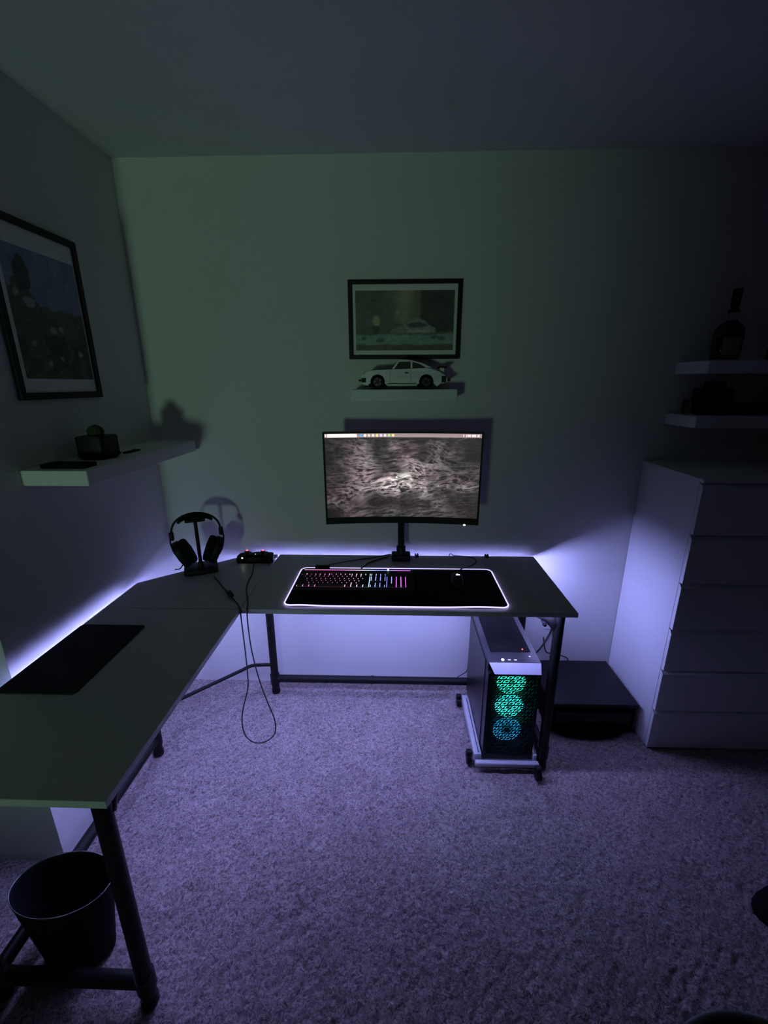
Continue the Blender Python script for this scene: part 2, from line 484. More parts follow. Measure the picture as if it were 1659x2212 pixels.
kb = empty('keyboard', (0.703, -0.431, D + .0042), 'full-size black keyboard with pink, blue and violet backlight', 'keyboard')
KW, KD = 0.478, 0.190
bm = BM(); box(bm, 0, KW, 0.005, KD, 0.0003, .013, .003); obj('base', bm, M_black, kb)
# backlit plate with a rainbow running pink - ice blue - violet - magenta
def backlight():
    m = bpy.data.materials.new('keyboard_backlight'); m.use_nodes = True
    nt = m.node_tree; b = nt.nodes['Principled BSDF']; L = nt.links
    tc = nt.nodes.new('ShaderNodeTexCoord'); sp = nt.nodes.new('ShaderNodeSeparateXYZ')
    L.new(tc.outputs['Object'], sp.inputs[0])
    mp = nt.nodes.new('ShaderNodeMapRange'); mp.inputs[2].default_value = KW
    mp.inputs[1].default_value = 0.0
    L.new(sp.outputs['X'], mp.inputs[0])
    r = nt.nodes.new('ShaderNodeValToRGB'); e = r.color_ramp.elements
    stops = [(0, (0.75, 0.45, 0.62)), (.12, (1, .25, .62)), (.35, (1, .22, .70)), (.52, (1.0, .55, .85)), (.60, (.55, .75, 1)), (.70, (.20, .30, 1)),
             (.80, (.25, .25, 1)), (.86, (.62, .14, 1)), (.95, (.85, .10, .95)), (1, (.45, .16, 1))]
    e[0].position = 0; e[0].color = stops[0][1] + (1,); e[1].position = 1; e[1].color = stops[-1][1] + (1,)
    for p, c in stops[1:-1]:
        k = e.new(p); k.color = c + (1,)
    L.new(mp.outputs[0], r.inputs[0]); L.new(r.outputs[0], b.inputs['Emission Color'])
    b.inputs['Emission Strength'].default_value = 2.1
    b.inputs['Base Color'].default_value = (.02, .02, .02, 1)
    return m
E_kb = backlight()
U = 0.0191; K0x, K0y = 0.012, 0.018
bm = BM(); e_ = .0008
for (xa, xb, ya, yb) in ((0, 15, 0, 5), (0, 1, 5.35, 6.35), (2, 6, 5.35, 6.35), (6.5, 10.5, 5.35, 6.35), (11, 15, 5.35, 6.35), (15.3, 18.3, 5.35, 6.35), (15.3, 18.3, 3, 5), (16.3, 17.3, 1, 2), (15.3, 18.3, 0, 1), (18.7, 22.7, 0, 5)):
    box(bm, K0x + xa * U - e_, K0x + xb * U + e_, K0y + ya * U + .0022, K0y + yb * U + e_, .0131, .0137)
obj('backlight_plate', bm, E_kb, kb)
bm = BM(); box(bm, .012, KW - .010, KD - .014, KD - .0115, .0131, .0137); obj('light_bar', bm, E_kb, kb)
bm = BM(); sph(bm, (.372, KD - .008, .0145), .0035, .0035, .002); obj('indicator_light', bm, E_white, kb)
key_meshes = {}
def keycap(x, y, wu, hu=1, small=False):
    key = (round(wu, 2), hu)
    if key not in key_meshes:
        bm = BM(); a, b = wu * U - .0024, hu * U - .0012
        v = box(bm, 0, a, 0, b, 0, .0085)
        for q in bm.verts:
            if q.co.z > .004:
                q.co.x = a / 2 + (q.co.x - a / 2) * (1 - .0035 / a); q.co.y = b / 2 + (q.co.y - b / 2) * (1 - .003 / b)
        me = bpy.data.meshes.new('keycap'); bm.to_mesh(me); bm.free(); me.materials.append(M_black)
        key_meshes[key] = me
    o = bpy.data.objects.new('keycap', key_meshes[key]); C.objects.link(o)
    o.parent = kb; o.location = (K0x + x * U + .0012, K0y + y * U + .0006, .0138)
rows = [
    (0, [1.25, 1.25, 1.25, 6.25, 1.25, 1.25, 1.25, 1.25]),
    (1, [2.25] + [1] * 10 + [2.75]),
    (2, [1.75] + [1] * 11 + [2.25]),
    (3, [1.5] + [1] * 12 + [1.5]),
    (4, [1] * 13 + [2]),
]
for y, ws in rows:
    x = 0
    for wu in ws: keycap(x, y, wu); x += wu
for x in [0, 2, 3, 4, 5, 6.5, 7.5, 8.5, 9.5, 11, 12, 13, 14]: keycap(x, 5.35, 1)
for x in (15.3, 16.3, 17.3):
    keycap(x, 5.35, 1); keycap(x, 4, 1); keycap(x, 3, 1); keycap(x, 0, 1)
keycap(16.3, 1, 1)
for x in (18.7, 19.7, 20.7): 
    for y in (1, 2, 3, 4): keycap(x, y, 1)
keycap(21.7, 4, 1); keycap(21.7, 2, 1, 2); keycap(21.7, 0, 1, 2); keycap(18.7, 0, 2); keycap(20.7, 0, 1)

ms = empty('computer_mouse', (1.361, -0.331, D + .0042), 'black computer mouse with a lit white emblem on the desk mat', 'mouse', R(-4))
bm = BM(); sph(bm, (0, 0, 0), .031, .060, .038, 28, 18)
for v in list(bm.verts):
    v.co.x *= 1 - .12 * math.cos(v.co.y / .06 * 1.6)
    if v.co.z < 0.0003: v.co.z = 0.0003
obj('shell', bm, M_black, ms, smooth=True)
bm = BM(); cyl(bm, (-.004, .034, .030), (.004, .034, .030), .010, n=20); obj('scroll_wheel', bm, M_soft, ms)
bm = BM(); tube(bm, [(-.002, .058, .008), (-.0012, .045, .0265), (0, .02, .0363), (0, .0, .0383)], .0006, 6); obj('button_seam', bm, M_gloss, ms)
bm = BM(); sph(bm, (-.002, -.010, .0372), .0045, .0045, .0014, rot=Matrix.Rotation(R(15), 3, 'X')); sph(bm, (.004, -.010, .0370), .0040, .0022, .0014, rot=Matrix.Rotation(R(12), 3, 'X'))
obj('lit_emblem', bm, E_white, ms, smooth=True)

def cable(pts, r, label, name='cable', sub=8, group='cables'):
    bm = BM(); tube(bm, smooth_path(pts, sub), r, 8)
    o = obj(name, bm, M_cable, smooth=True)
    return tag(o, label, 'cable', group)
z = D + .0035
cable([(.782, -.197, z + .004), (.80, -.175, z + .001), (.864, -.136, z), (.93, -.105, z), (.99, -.083, z), (1.05, -.055, z), (1.08, -.030, z - .004), (1.085, -.02, z - .03), (1.085, -.02, .62)], .0022, 'thin black cable from the mat control box to the wall', 'cable')
cable([(.958, -.236, z + .010), (.958, -.222, z + .009), (.967, -.19, z + .003), (.985, -.14, z), (1.02, -.105, z), (1.06, -.075, z), (1.086, -.040, z), (1.094, -.02, z - .02), (1.094, -.02, .62)], .0028, 'black keyboard cable curving back to the monitor stand', 'cable')
cable([(1.363, -.262, z + .012), (1.378, -.235, z + .008), (1.403, -.206, z + .006), (1.44, -.17, z + .001), (1.475, -.125, z), (1.476, -.085, z), (1.455, -.060, z), (1.42, -.052, z), (1.385, -.045, z), (1.365, -.022, z - .01), (1.362, -.02, .62)], .002, 'thin black mouse cable looping behind the mat', 'cable')

# mousepad on the left wing
bm = BM(); prism(bm, roundrect(.042, .262, -1.022, -.686, .012, 5), 'z', D + .0003, D + .0035, .0008)
tag(obj('mouse_pad', bm, M_grey), 'plain dark rectangular pad lying on the left wing of desk', 'mouse pad')

# ------------------------------------------------------------------ monitor
mo = empty('monitor', (1.132, -0.09, D), 'curved black monitor on a desk stand showing rocky dark wallpaper', 'monitor')
mx, my = 1.132, -0.09
MY = -0.262 - my; RC = 1.8; HW = 0.309
def my_at(x, off=0): return MY - (x * x) / (2 * RC) + off
def slab(bm, xa, xb, za, zb, off0, off1, n=24, tilt=0):
    a = []
    for i in range(n + 1):
        x = xa + (xb - xa) * i / n
        a.append([bm.verts.new((x, my_at(x, o), zz)) for (o, zz) in ((off0, za), (off0, zb), (off1, zb), (off1, za))])
    for p, q in zip(a, a[1:]):
        for k in range(4): bm.faces.new((p[k], p[(k + 1) % 4], q[(k + 1) % 4], q[k]))
    bm.faces.new(a[0]); bm.faces.new(list(reversed(a[-1])))
z0, z1 = 0.986 - D, 1.358 - D
bm = BM(); slab(bm, -HW, HW, z0, z1, .004, .030); obj('back_shell', bm, M_black, mo, auto=40)
bm = BM()
slab(bm, -HW, HW, z1 - .006, z1, -.002, .0045); slab(bm, -HW, HW, z0, z0 + .027, -.002, .0045)
slab(bm, -HW, -HW + .007, z0 + .027, z1 - .006, -.002, .0045, 2); slab(bm, HW - .007, HW, z0 + .027, z1 - .006, -.002, .0045, 2)
obj('bezel', bm, M_black, mo, auto=40)
# screen picture
sw, sh = 520, 290
sx = np.linspace(-HW + .0065, HW - .0065, sw); sz = np.linspace(z0 + .0265, z1 - .0055, sh)
X, Z = np.meshgrid(sx, sz)
U_, V_ = np.meshgrid(np.linspace(0, 1, sw), np.linspace(0, 1, sh))
asp = 1.78
cx_, cy_ = .48, .50
ang = fbm(U_ * 4, V_ * 3, 3, 40) - .5
sk = (U_ - cx_) * asp
wy = V_ + .10 * np.sin(sk * 2.2) * np.sign(V_ - .55) * np.abs(sk) + ang * .20
wxx = U_ * asp + ang * .35
rid = 1 - np.abs(2 * fbm(wxx * 6.5, wy * 24, 5, 21) - 1)
rid2 = 1 - np.abs(2 * fbm(wxx * 13, wy * 46, 4, 31) - 1)
rock = np.clip((rid - .64) * 3.0, 0, 1) ** 1.4 * .75 + np.clip((rid2 - .66) * 3.2, 0, 1) * .75
big = fbm(U_ * 5, V_ * 5, 3, 55)
lit = (np.exp(-((U_ - .48) / .20) ** 2 - ((V_ - .62) / .30) ** 2) * 1.1 + .62 * np.exp(-((U_ - .47) / .38) ** 2 - ((V_ - .33) / .16) ** 2)
       + .5 * np.exp(-((U_ - .88) / .16) ** 2 - ((V_ - .26) / .15) ** 2) + .16)
lit = lit * np.clip((big - .28) * 3.0, .12, 1.3)
val = .012 + .022 * fbm(wxx * 10, wy * 22, 3, 77) * (.4 + lit) + .38 * rock ** 1.25 * lit ** 1.15
val = val * (.62 + .38 * np.clip(U_ / .2, 0, 1))
tint = fbm(U_ * 6, V_ * 6, 2, 90)
col = np.stack([val * (1.05 + .25 * tint), val * (1.02 - .12 * tint), val * 1.0], -1)
bar = V_ > .952
col[bar] = (.40, .29, .30)
col[(V_ > .956) & (V_ < .996) & (U_ > .018) & (U_ < .205)] = (1.6, 1.35, 1.15)
col[(V_ > .962) & (V_ < .990) & (U_ > .003) & (U_ < .013)] = (.9, .8, .8)
ic = [(.1, .45, 1), (1, 1, 1), (.9, .7, .6), (1, .8, .8), (1, .8, .3), (.8, .7, 1), (1, .8, 1), (.5, .8, .3), (1, .8, .3)]
for k, c in enumerate(ic):
    u0 = .232 + k * .0258
    col[(((U_ - u0) * asp) ** 2 + (V_ - .976) ** 2) < .016 ** 2] = tuple(1.1 * q for q in c)
for u0, u1 in ((.885, .892), (.902, .908), (.912, .932), (.938, .965), (.972, .985)):
    col[(V_ > .964) & (V_ < .988) & (U_ > u0) & (U_ < u1)] = (1.1, .9, .9)
col[(((U_ - .463) * asp) ** 2 + (V_ - .485) ** 2) < .008 ** 2] = (2.5, 2.5, 2.5)
bright = np.exp(-((U_ - .11) / .12) ** 2 - ((V_ - .93) / .05) ** 2)
Yg = MY - X * X / (2 * RC) + .001
grid_mesh('screen', X, Yg, Z, colmat('screen_picture', 1.0, .35), mo, col)
bm = BM(); sph(bm, (HW - .055, my_at(HW - .05) - .0005, z0 - .001), .0045, .003, .0035); obj('power_light', bm, E_white, mo)
# stand
bm = BM(); tube(bm, smooth_path([(0, 0, .03), (0, 0, .16), (0, -.002, .30)], 4), .0155, 20); obj('pole', bm, M_steel, mo, auto=40)
bm = BM(); cyl(bm, (0, 0, .026), (0, 0, .066), .021, n=24); obj('pole_collar', bm, M_black, mo, auto=40)
bm = BM(); box(bm, -.044, .044, -.026, .038, .0005, .028, .006, 3); obj('clamp_base', bm, M_black, mo, auto=40)
bm = BM(); box(bm, -.018, .018, -.125, .018, .282, .318, .006); box(bm, -.05, .05, -.134, -.118, .25, .35, .004); obj('arm', bm, M_black, mo, auto=40)

# ------------------------------------------------------------------ framed pictures
def prnt(name, w_, h_, fn, parent, place, m):
    U1, V1 = np.meshgrid(np.linspace(0, 1, w_), np.linspace(0, 1, h_))
    ju = U1 + .030 * (fbm(U1 * 14, V1 * 14, 3, 61) - .5) + .014 * (fbm(U1 * 50, V1 * 50, 2, 62) - .5)
    jv = V1 + .036 * (fbm(U1 * 14, V1 * 14, 3, 63) - .5) + .014 * (fbm(U1 * 50, V1 * 50, 2, 64) - .5)
    c = fn(ju, jv)
    for _ in range(2):
        p = np.pad(c, ((1, 1), (1, 1), (0, 0)), 'edge')
        c = (p[:-2, 1:-1] + p[2:, 1:-1] + p[1:-1, :-2] + p[1:-1, 2:] + 2 * c) / 6
    c = c * (.75 + .5 * fbm(U1 * 40, V1 * 40, 3, 65))[..., None]
    X, Y, Z = place(U1, V1)
    return grid_mesh(name, X, Y, Z, m, parent, c)
M_print = colmat('printed_paper', 0, .6)
fr = empty('framed_picture', (1.139, 0, 1.637), 'black framed landscape print hanging above the toy car shelf', 'picture')
fx, fz = 1.139, 1.637
def frame_bars(bm, a0, a1, b0, b1, wd, d0, d1, ax):
    for (p, q, r_, s_) in ((a0, a1, b1 - wd, b1), (a0, a1, b0, b0 + wd), (a0, a0 + wd, b0 + wd, b1 - wd), (a1 - wd, a1, b0 + wd, b1 - wd)):
        if ax == 'y': box(bm, p, q, d0, d1, r_, s_, .0015)
        else: box(bm, d0, d1, p, q, r_, s_, .0015)
bm = BM(); frame_bars(bm, .906 - fx, 1.371 - fx, 0, .304, .016, -.022, -.001, 'y'); obj('frame', bm, M_black, fr)
bm = BM(); box(bm, .915 - fx, 1.362 - fx, -.008, -.002, .008, .296); obj('mat_board', bm, M_matb, fr)
def art_front(u, v):
    c = np.zeros(u.shape + (3,))
    n = fbm(u * 9, v * 7, 4, 3); n2 = fbm(u * 30, v * 22, 3, 8)
    sky = np.stack([.06 + .05 * n, .055 + .05 * n, .05 + .03 * n], -1)
    c[:] = sky
    warm = np.exp(-((u - .50) / .10) ** 2) * (v > .45) * (.4 + .6 * v)
    c += warm[..., None] * np.array([.14, .12, .05])
    dark = (u > .66) & (v > .32); c[dark] = c[dark] * .45
    lawn = v < .27
    c[lawn] = np.stack([.10 + .10 * n2, .15 + .12 * n2, .13 + .10 * n2], -1)[lawn]
    low = v < .10; c[low] = np.stack([.06 + .05 * n2, .05 + .05 * n2, .04 + .03 * n2], -1)[low]
    for (a, b, r_) in ((.08, .21, .035), (.80, .23, .035), (.88, .20, .045), (.25, .17, .05)):
        mk = ((u - a) / r_) ** 2 + ((v - b) / (r_ * .9)) ** 2 < 1; c[mk] = c[mk] * .45
    body = (v > .30) & (v < .30 + .20 * np.exp(-((u - .62) / .14) ** 2) + .05) & (u > .36) & (u < .82)
    c[body] = np.stack([.13 + .08 * n2, .12 + .08 * n2, .11 + .08 * n2], -1)[body]
    win = ((u - .63) / .10) ** 2 + ((v - .43) / .045) ** 2 < 1; c[win] = (.05, .05, .05)
    lo = (v > .30) & (v < .345) & (u > .54) & (u < .76); c[lo] = (.26, .25, .22)
    fig = ((u - .21) / .035) ** 2 + ((v - .50) / .085) ** 2 < 1; c[fig] = (.24, .22, .13)
    ft = (np.abs(u - .21) < .03) & (v > .28) & (v < .42); c[ft] = (.05, .045, .04)
    h_ = ((u - .43) / .022) ** 2 + ((v - .64) / .04) ** 2 < 1; c[h_] = (.22, .22, .14)
    return np.clip(c * 2.0, 0, .8)
prnt('print', 170, 110, art_front, fr, lambda u, v: (.935 - fx + u * .408, np.full_like(u, -.0088), .035 + v * .230), M_print)

fl = empty('framed_picture', (0, -0.4995, 1.492), 'tall black framed mountain print on the left wall', 'picture')
bm = BM(); frame_bars(bm, -.1805, .1805, 0, .506, .021, .001, .013, 'x'); obj('frame', bm, M_black, fl)
bm = BM(); box(bm, .002, .006, -.17, .17, .008, .498); obj('mat_board', bm, M_matb, fl)
def art_left(u, v):
    n = fbm(u * 7, v * 9, 4, 13); n2 = fbm(u * 22, v * 28, 4, 18)
    c = np.stack([.10 + .10 * n, .12 + .10 * n, .18 + .12 * n], -1)
    hill = v < (.52 + .22 * np.exp(-((u - .15) / .16) ** 2) + .06 * n2 + .04 * n)
    c[hill] = np.stack([.035 + .05 * n2, .045 + .06 * n2, .035 + .03 * n2], -1)[hill]
    tree = ((u - .22) / .10) ** 2 + ((v - .80) / .13) ** 2 < .7 + .6 * n2; c[tree] = (.03, .04, .035)
    dk = (v < .36 - .25 * (u - .5) ** 2) & (n > .48); c[dk] = c[dk] * .55
    for a, b, r_ in ((.24, .60, .07), (.10, .66, .04), (.50, .40, .045), (.62, .42, .035), (.55, .17, .03), (.85, .22, .04), (.36, .12, .03), (.2, .28, .03)):
        mk = ((u - a) / r_) ** 2 + ((v - b) / (r_ * .7)) ** 2 < .5 + n2; c[mk] = np.array([.22, .23, .22])
    return np.clip(c * 1.6, 0, .8)
prnt('print', 150, 200, art_left, fl, lambda u, v: (np.full_like(u, .0066), -.138 + u * .290, .062 + v * .368), M_print)

# ------------------------------------------------------------------ wall shelves
def shelf(x0, x1, y0, y1, z0, z1, label):
    bm = BM(); box(bm, x0, x1, y0, y1, z0, z1, .0025)
    return tag(obj('wall_shelf', bm, M_shelf), label, 'shelf', 'white floating wall shelves')
shelf(.926, 1.345, -.20, -.0005, 1.470, 1.515, 'white floating shelf under the small picture, holding the toy car')
shelf(.0005, .20, -.735, -.03, 1.248, 1.294, 'long white floating shelf on the left wall')
shelf(2.287, 3.05, -.20, -.0005, 1.572, 1.618, 'upper white floating shelf above the chest of drawers')
shelf(2.281, 3.05, -.20, -.0005, 1.365, 1.411, 'lower white floating shelf above the chest of drawers')

# ------------------------------------------------------------------ toy car
CZ = 1.5152
car = empty('toy_car', (.957, -.105, CZ), 'white brick-built toy sports car on the shelf below the picture', 'toy car')
def arch(cx, cz, r, n=10):
    return [(cx - r * math.cos(PI * k / n), cz + r * math.sin(PI * k / n)) for k in range(n + 1)]
low = [(.012, .020), (.018, .016), (.040, .014)] + arch(.0755, .014, .034) + [(.115, .012), (.228, .012)] + arch(.267, .014, .034) + \
      [(.306, .016), (.330, .020), (.350, .028), (.352, .040), (.340, .055), (.318, .066), (.300, .076), (.270, .080), (.1325, .075), (.060, .072), (.030, .070), (.022, .062), (.016, .045), (.010, .035)]
bm = BM(); prism(bm, low, 'y', -.076, .076, .006, 3); obj('body', bm, M_carw, car, auto=35)
gh = [(.128, .074), (.152, .106), (.163, .112), (.180, .1135), (.208, .111), (.250, .099), (.287, .083), (.300, .075)]
ghi = [(.1385, .078), (.1585, .1035), (.168, .1065), (.195, .1065)]
wf = [(.140, .0775), (.160, .1035), (.205, .1045), (.205, .0775)]
wr_ = [(.212, .0775), (.212, .1035), (.240, .096), (.262, .085), (.258, .0775)]
bm = BM(); prism(bm, gh, 'y', -.055, .055, .004, 2); obj('cabin', bm, M_carw, car, auto=35)
bm = BM()
for s_ in (-1, 1):
    prism(bm, wf, 'y', s_ * .0552, s_ * .0562); prism(bm, wr_, 'y', s_ * .0552, s_ * .0562)
obj('side_windows', bm, M_glassd, car)
bm = BM()
v = [bm.verts.new(p) for p in ((.1295, -.048, .0775), (.1295, .048, .0775), (.1505, .044, .1055), (.1505, -.044, .1055))]; bm.faces.new(v)
bmesh.ops.translate(bm, verts=bm.verts, vec=(-.0025, 0, .001))
obj('windshield', bm, M_glassd, car)
for cx in (.0755, .267):
    for s_ in (-1, 1):
        bm = BM(); cyl(bm, (cx, s_ * .050, .0283), (cx, s_ * .076, .0283), .0283, n=32)
        w_ = obj('wheel', bm, M_soft, car, auto=40)
        bm = BM(); cyl(bm, (cx, s_ * .0755, .0283), (cx, s_ * .0775, .0283), .0165, n=24)
        for k in range(5):
            a = 2 * PI * k / 5
            cyl(bm, (cx, s_ * .0785, .0283), (cx + .015 * math.cos(a), s_ * .0785, .0283 + .015 * math.sin(a)), .0022, n=8)
        obj('hub', bm, mat('wheel_hub_grey', (.05, .05, .05), .4) if cx < .1 and s_ < 0 else M_case, w_, auto=40)
bm = BM(); box(bm, .000, .022, -.068, .068, .030, .038, .002); box(bm, .012, .030, -.077, -.060, .026, .044, .002); box(bm, .012, .030, .060, .077, .026, .044, .002); obj('front_bumper', bm, M_black, car)
bm = BM(); box(bm, .336, .362, -.070, .070, .030, .040, .002); box(bm, .326, .345, -.077, -.055, .026, .050, .002); box(bm, .326, .345, .055, .077, .026, .050, .002); obj('rear_bumper', bm, M_black, car)
bm = BM(); box(bm, .018, .040, -.06, .06, .008, .014, .001); obj('front_lip', bm, M_black, car)
bm = BM(); box(bm, .318, .350, -.052, .052, .081, .087, .002); obj('spoiler', bm, M_black, car)
bm = BM(); box(bm, .322, .340, -.04, .04, .060, .082, .002); obj('spoiler_post', bm, M_carw, car)
bm = BM(); box(bm, .114, .228, -.0775, -.0755, .0205, .0235, .0003); obj('sill_line', bm, M_black, car)
bm = BM(); box(bm, .183, .196, -.0785, -.0755, .060, .0645, .0008); obj('door_handle', bm, M_black, car)
bm = BM(); box(bm, .2045, .2055, -.0765, -.0758, .026, .072); box(bm, .125, .126, -.0765, -.0758, .026, .070); obj('door_gap', bm, M_glassd, car)
bm = BM(); cyl(bm, (.020, -.055, .055), (.027, -.055, .057), .011, n=20); cyl(bm, (.020, .055, .055), (.027, .055, .057), .011, n=20); obj('headlights', bm, M_outlet, car, auto=40)
bm = BM(); cyl(bm, (.022, -.070, .044), (.026, -.070, .072), .0008, n=6); obj('antenna', bm, M_black, car)

# ------------------------------------------------------------------ things on the left shelf
SZ = 1.2943
pot = empty('potted_cactus', (.085, -.50, SZ), 'dark square pot with small round cactus on the left wall shelf', 'potted plant', R(4))
bm = BM(); lathe(bm, [(0, 0), (.048, 0), (.062, .010), (.064, .014), (.058, .013), (.045, .006), (0, .006)], n=32); obj('saucer', bm, M_soft, pot, auto=40)
bm = BM(); prism(bm, roundrect(-.046, .046, -.052, .052, .014), 'z', .0065, .076, .004); obj('pot', bm, M_black, pot, auto=40)
bm = BM()
prof = [(0, 0), (.020, .002), (.024, .016), (.019, .028), (.009, .036), (0, .038)]
lathe(bm, [(r_, z_ + .074) for r_, z_ in prof], n=36)
for v in bm.verts:
    a = math.atan2(v.co.y, v.co.x); k = 1 + .10 * math.cos(12 * a); v.co.x *= k; v.co.y *= k
obj('cactus', bm, M_plant, pot, smooth=True)
bm = BM(); prism(bm, roundrect(.035, .172, -.702, -.642, .004), 'z', SZ, SZ + .012, .001)
tag(obj('notebook', bm, M_soft), 'slim black notebook lying at the near end of left shelf', 'notebook')
bm = BM(); prism(bm, roundrect(.105, .128, -.41, -.33, .003), 'z', SZ, SZ + .005, .0008)
tag(obj('small_card_holder', bm, M_grey), 'thin dark flat card holder lying behind the pot on left shelf', 'card holder')

# ------------------------------------------------------------------ headset on its stand
hs = empty('headphone_stand', (.252, -.232, D), 'black headphone stand with square base in the desk corner', 'headphone stand', R(24))
bm = BM(); prism(bm, roundrect(-.068, .068, -.052, .056, .016), 'z', .0005, .020, .004); obj('base', bm, M_black, hs, auto=40)
bm = BM(); tube(bm, [(0, 0, .018), (0, 0, .10), (0, 0, .238)], .0075, 16); cyl(bm, (0, 0, .018), (0, 0, .045), .014, .008, n=20); obj('pole', bm, M_black, hs, auto=40)
bm = BM(); box(bm, -.040, .040, -.022, .022, .228, .240, .004, 3); obj('cradle', bm, M_black, hs, auto=40)
hd = empty('gaming_headset', (.252, -.232, D + .241), 'black over-ear headset hanging on the desk corner stand', 'headset', R(24))
ZO = .241
def hp(x, z, y=0): return (x, y, z - ZO)
arc = []
for k in range(25):
    a = PI * (0.03 + .94 * k / 24)
    arc.append(hp(-.098 * math.cos(a), .170 + .094 * math.sin(a) ** .8))
bm = BM(); tube(bm, arc, .0045, 10); obj('headband', bm, M_black, hd, smooth=True)
pad = []
for k in range(13):
    a = PI * (0.22 + .56 * k / 12)
    pad.append(hp(-.088 * math.cos(a), .163 + .092 * math.sin(a) ** .8))
bm = BM(); tube(bm, pad, .009, 12, rad=[.005 + .006 * math.sin(PI * k / 12) for k in range(13)]); 
for v in bm.verts: v.co.y *= 2.2
obj('headband_cushion', bm, M_cloth, hd, smooth=True)
for s_ in (-1, 1):
    bm = BM(); box(bm, s_ * .098 - .009, s_ * .098 + .009, -.014, .014, .156 - ZO, .188 - ZO, .003)
    obj('adjuster', bm, M_black, hd, auto=40)
    bm = BM(); tube(bm, smooth_path([hp(s_ * .101, .185), hp(s_ * .106, .145), hp(s_ * .096, .095), hp(s_ * .076, .060), hp(s_ * .058, .040)], 5), .0032, 8)
    obj('yoke', bm, M_black, hd, smooth=True)
    rot = Matrix.Rotation(R(s_ * 24), 3, 'Y')
    c = Vector(hp(s_ * .060, .091))
    # cup: rounded D-shaped block, pad facing inwards
    bm = BM()
    pr = []
    for k in range(24):
        a = 2 * PI * k / 24
        pr.append((.047 * math.copysign(abs(math.cos(a)) ** .8, math.cos(a)), .060 * math.copysign(abs(math.sin(a)) ** .8, math.sin(a))))
    prism(bm, pr, 'x', -.006, .024, .007, 3)
    for v in bm.verts:
        v.co.x *= s_
        v.co = rot @ v.co + c
    obj('ear_cup', bm, M_black, hd, auto=40)
    bm = BM(); prism(bm, [(p[0] * .96, p[1] * .96) for p in pr], 'x', -.032, -.005, .009, 3)
    for v in bm.verts:
        v.co.x *= s_
        v.co = rot @ v.co + c
    obj('ear_cushion', bm, M_cloth, hd, auto=40)
bm = BM(); tube(bm, smooth_path([hp(-.070, .045, -.02), hp(-.082, .036, -.035), hp(-.100, .040, -.045)], 4), .0025, 8); obj('microphone', bm, M_black, hd, smooth=True)

# ------------------------------------------------------------------ game controller
gc = empty('game_controller', (.462, -.122, D + .002), 'black game controller with two red lights by desk corner', 'game controller', R(2))
out = [(-.040, .028), (-.020, .034), (.020, .034), (.040, .028), (.062, .036), (.074, .026), (.080, .000), (.082, -.030), (.074, -.042), (.060, -.036), (.046, -.018), (.020, -.012),
       (-.020, -.012), (-.046, -.018), (-.060, -.036), (-.074, -.042), (-.082, -.030), (-.080, .000), (-.074, .026), (-.062, .036)]
sm = []
P = [Vector(p) for p in out]
for i in range(len(P)):
    a, b, c_, d_ = P[i - 1], P[i], P[(i + 1) % len(P)], P[(i + 2) % len(P)]
    for k in range(3):
        t = k / 3
        sm.append(tuple(.5 * ((2 * b) + (c_ - a) * t + (2 * a - 5 * b + 4 * c_ - d_) * t * t + (3 * b - a - 3 * c_ + d_) * t ** 3)))
bm = BM(); prism(bm, sm, 'z', .0, .030, .009, 3); obj('shell', bm, M_black, gc, auto=60)
for x, y in ((-.048, .014), (.022, -.002)):
    pass
for x in (-.044, .030):
    bm = BM(); cyl(bm, (x, .008, .029), (x, .008, .040), .0055, n=16); cyl(bm, (x, .008, .040), (x, .008, .0445), .0095, n=20)
    st = obj('thumbstick', bm, M_soft, gc, auto=40)
    bm = BM(); sph(bm, (x, .012, .0455), .0055, .004, .0028); obj('stick_light', bm, E_red, st)
bm = BM(); sph(bm, (-.056, -.030, .025), .0045, .003, .003); obj('status_light', bm, E_white, gc)
bm = BM(); sph(bm, (-.004, .004, .030), .0028, .0025, .0015); obj('home_button', bm, E_small, gc)
for k, (dx, dy) in enumerate(((0, .008), (0, -.008), (.008, 0), (-.008, 0))):
    bm = BM(); cyl(bm, (.056 + dx, .006 + dy, .0295), (.056 + dx, .006 + dy, .0335), .0038, n=14); obj('face_button', bm, M_gloss, gc, auto=40)
bm = BM(); box(bm, -.030, -.012, -.008, -.002, .029, .032, .001); box(bm, -.024, -.018, -.014, .004, .029, .032, .001); obj('direction_pad', bm, M_gloss, gc)
for s_ in (-1, 1):
    bm = BM(); box(bm, s_ * .052 - .015, s_ * .052 + .015, .026, .042, .006, .026, .004); obj('trigger', bm, M_gloss, gc, auto=40)

zz = D + .0035
cb = cable([(.337, -.300, zz), (.380, -.355, zz), (.430, -.420, zz), (.477, -.480, zz + .002), (.515, -.525, zz), (.538, -.560, zz), (.545, -.5735, zz - .004),
            (.546, -.576, .70), (.549, -.580, .60), (.550, -.583, .50), (.545, -.585, .42), (.516, -.585, .32), (.508, -.587, .25), (.520, -.589, .195), (.555, -.590, .168),
            (.600, -.592, .180), (.638, -.597, .225), (.642, -.598, .29), (.622, -.595, .36), (.596, -.590, .46), (.577, -.586, .58), (.570, -.580, .68), (.569, -.5735, zz - .004),
            (.567, -.56, zz), (.548, -.50, zz), (.512, -.41, zz), (.497, -.34, zz), (.490, -.27, zz), (.474, -.21, zz), (.465, -.165, zz + .004)],
           .0024, 'long black headset cable looping down over the desk inner corner', 'cable')
bm = BM(); box(bm, -.009, .009, -.022, .022, .0, .011, .003, 2, Matrix.Translation((.470, -.470, D + .0065)) @ Matrix.Rotation(R(35), 4, 'Z'))
o = obj('inline_control', bm, M_black, cb)

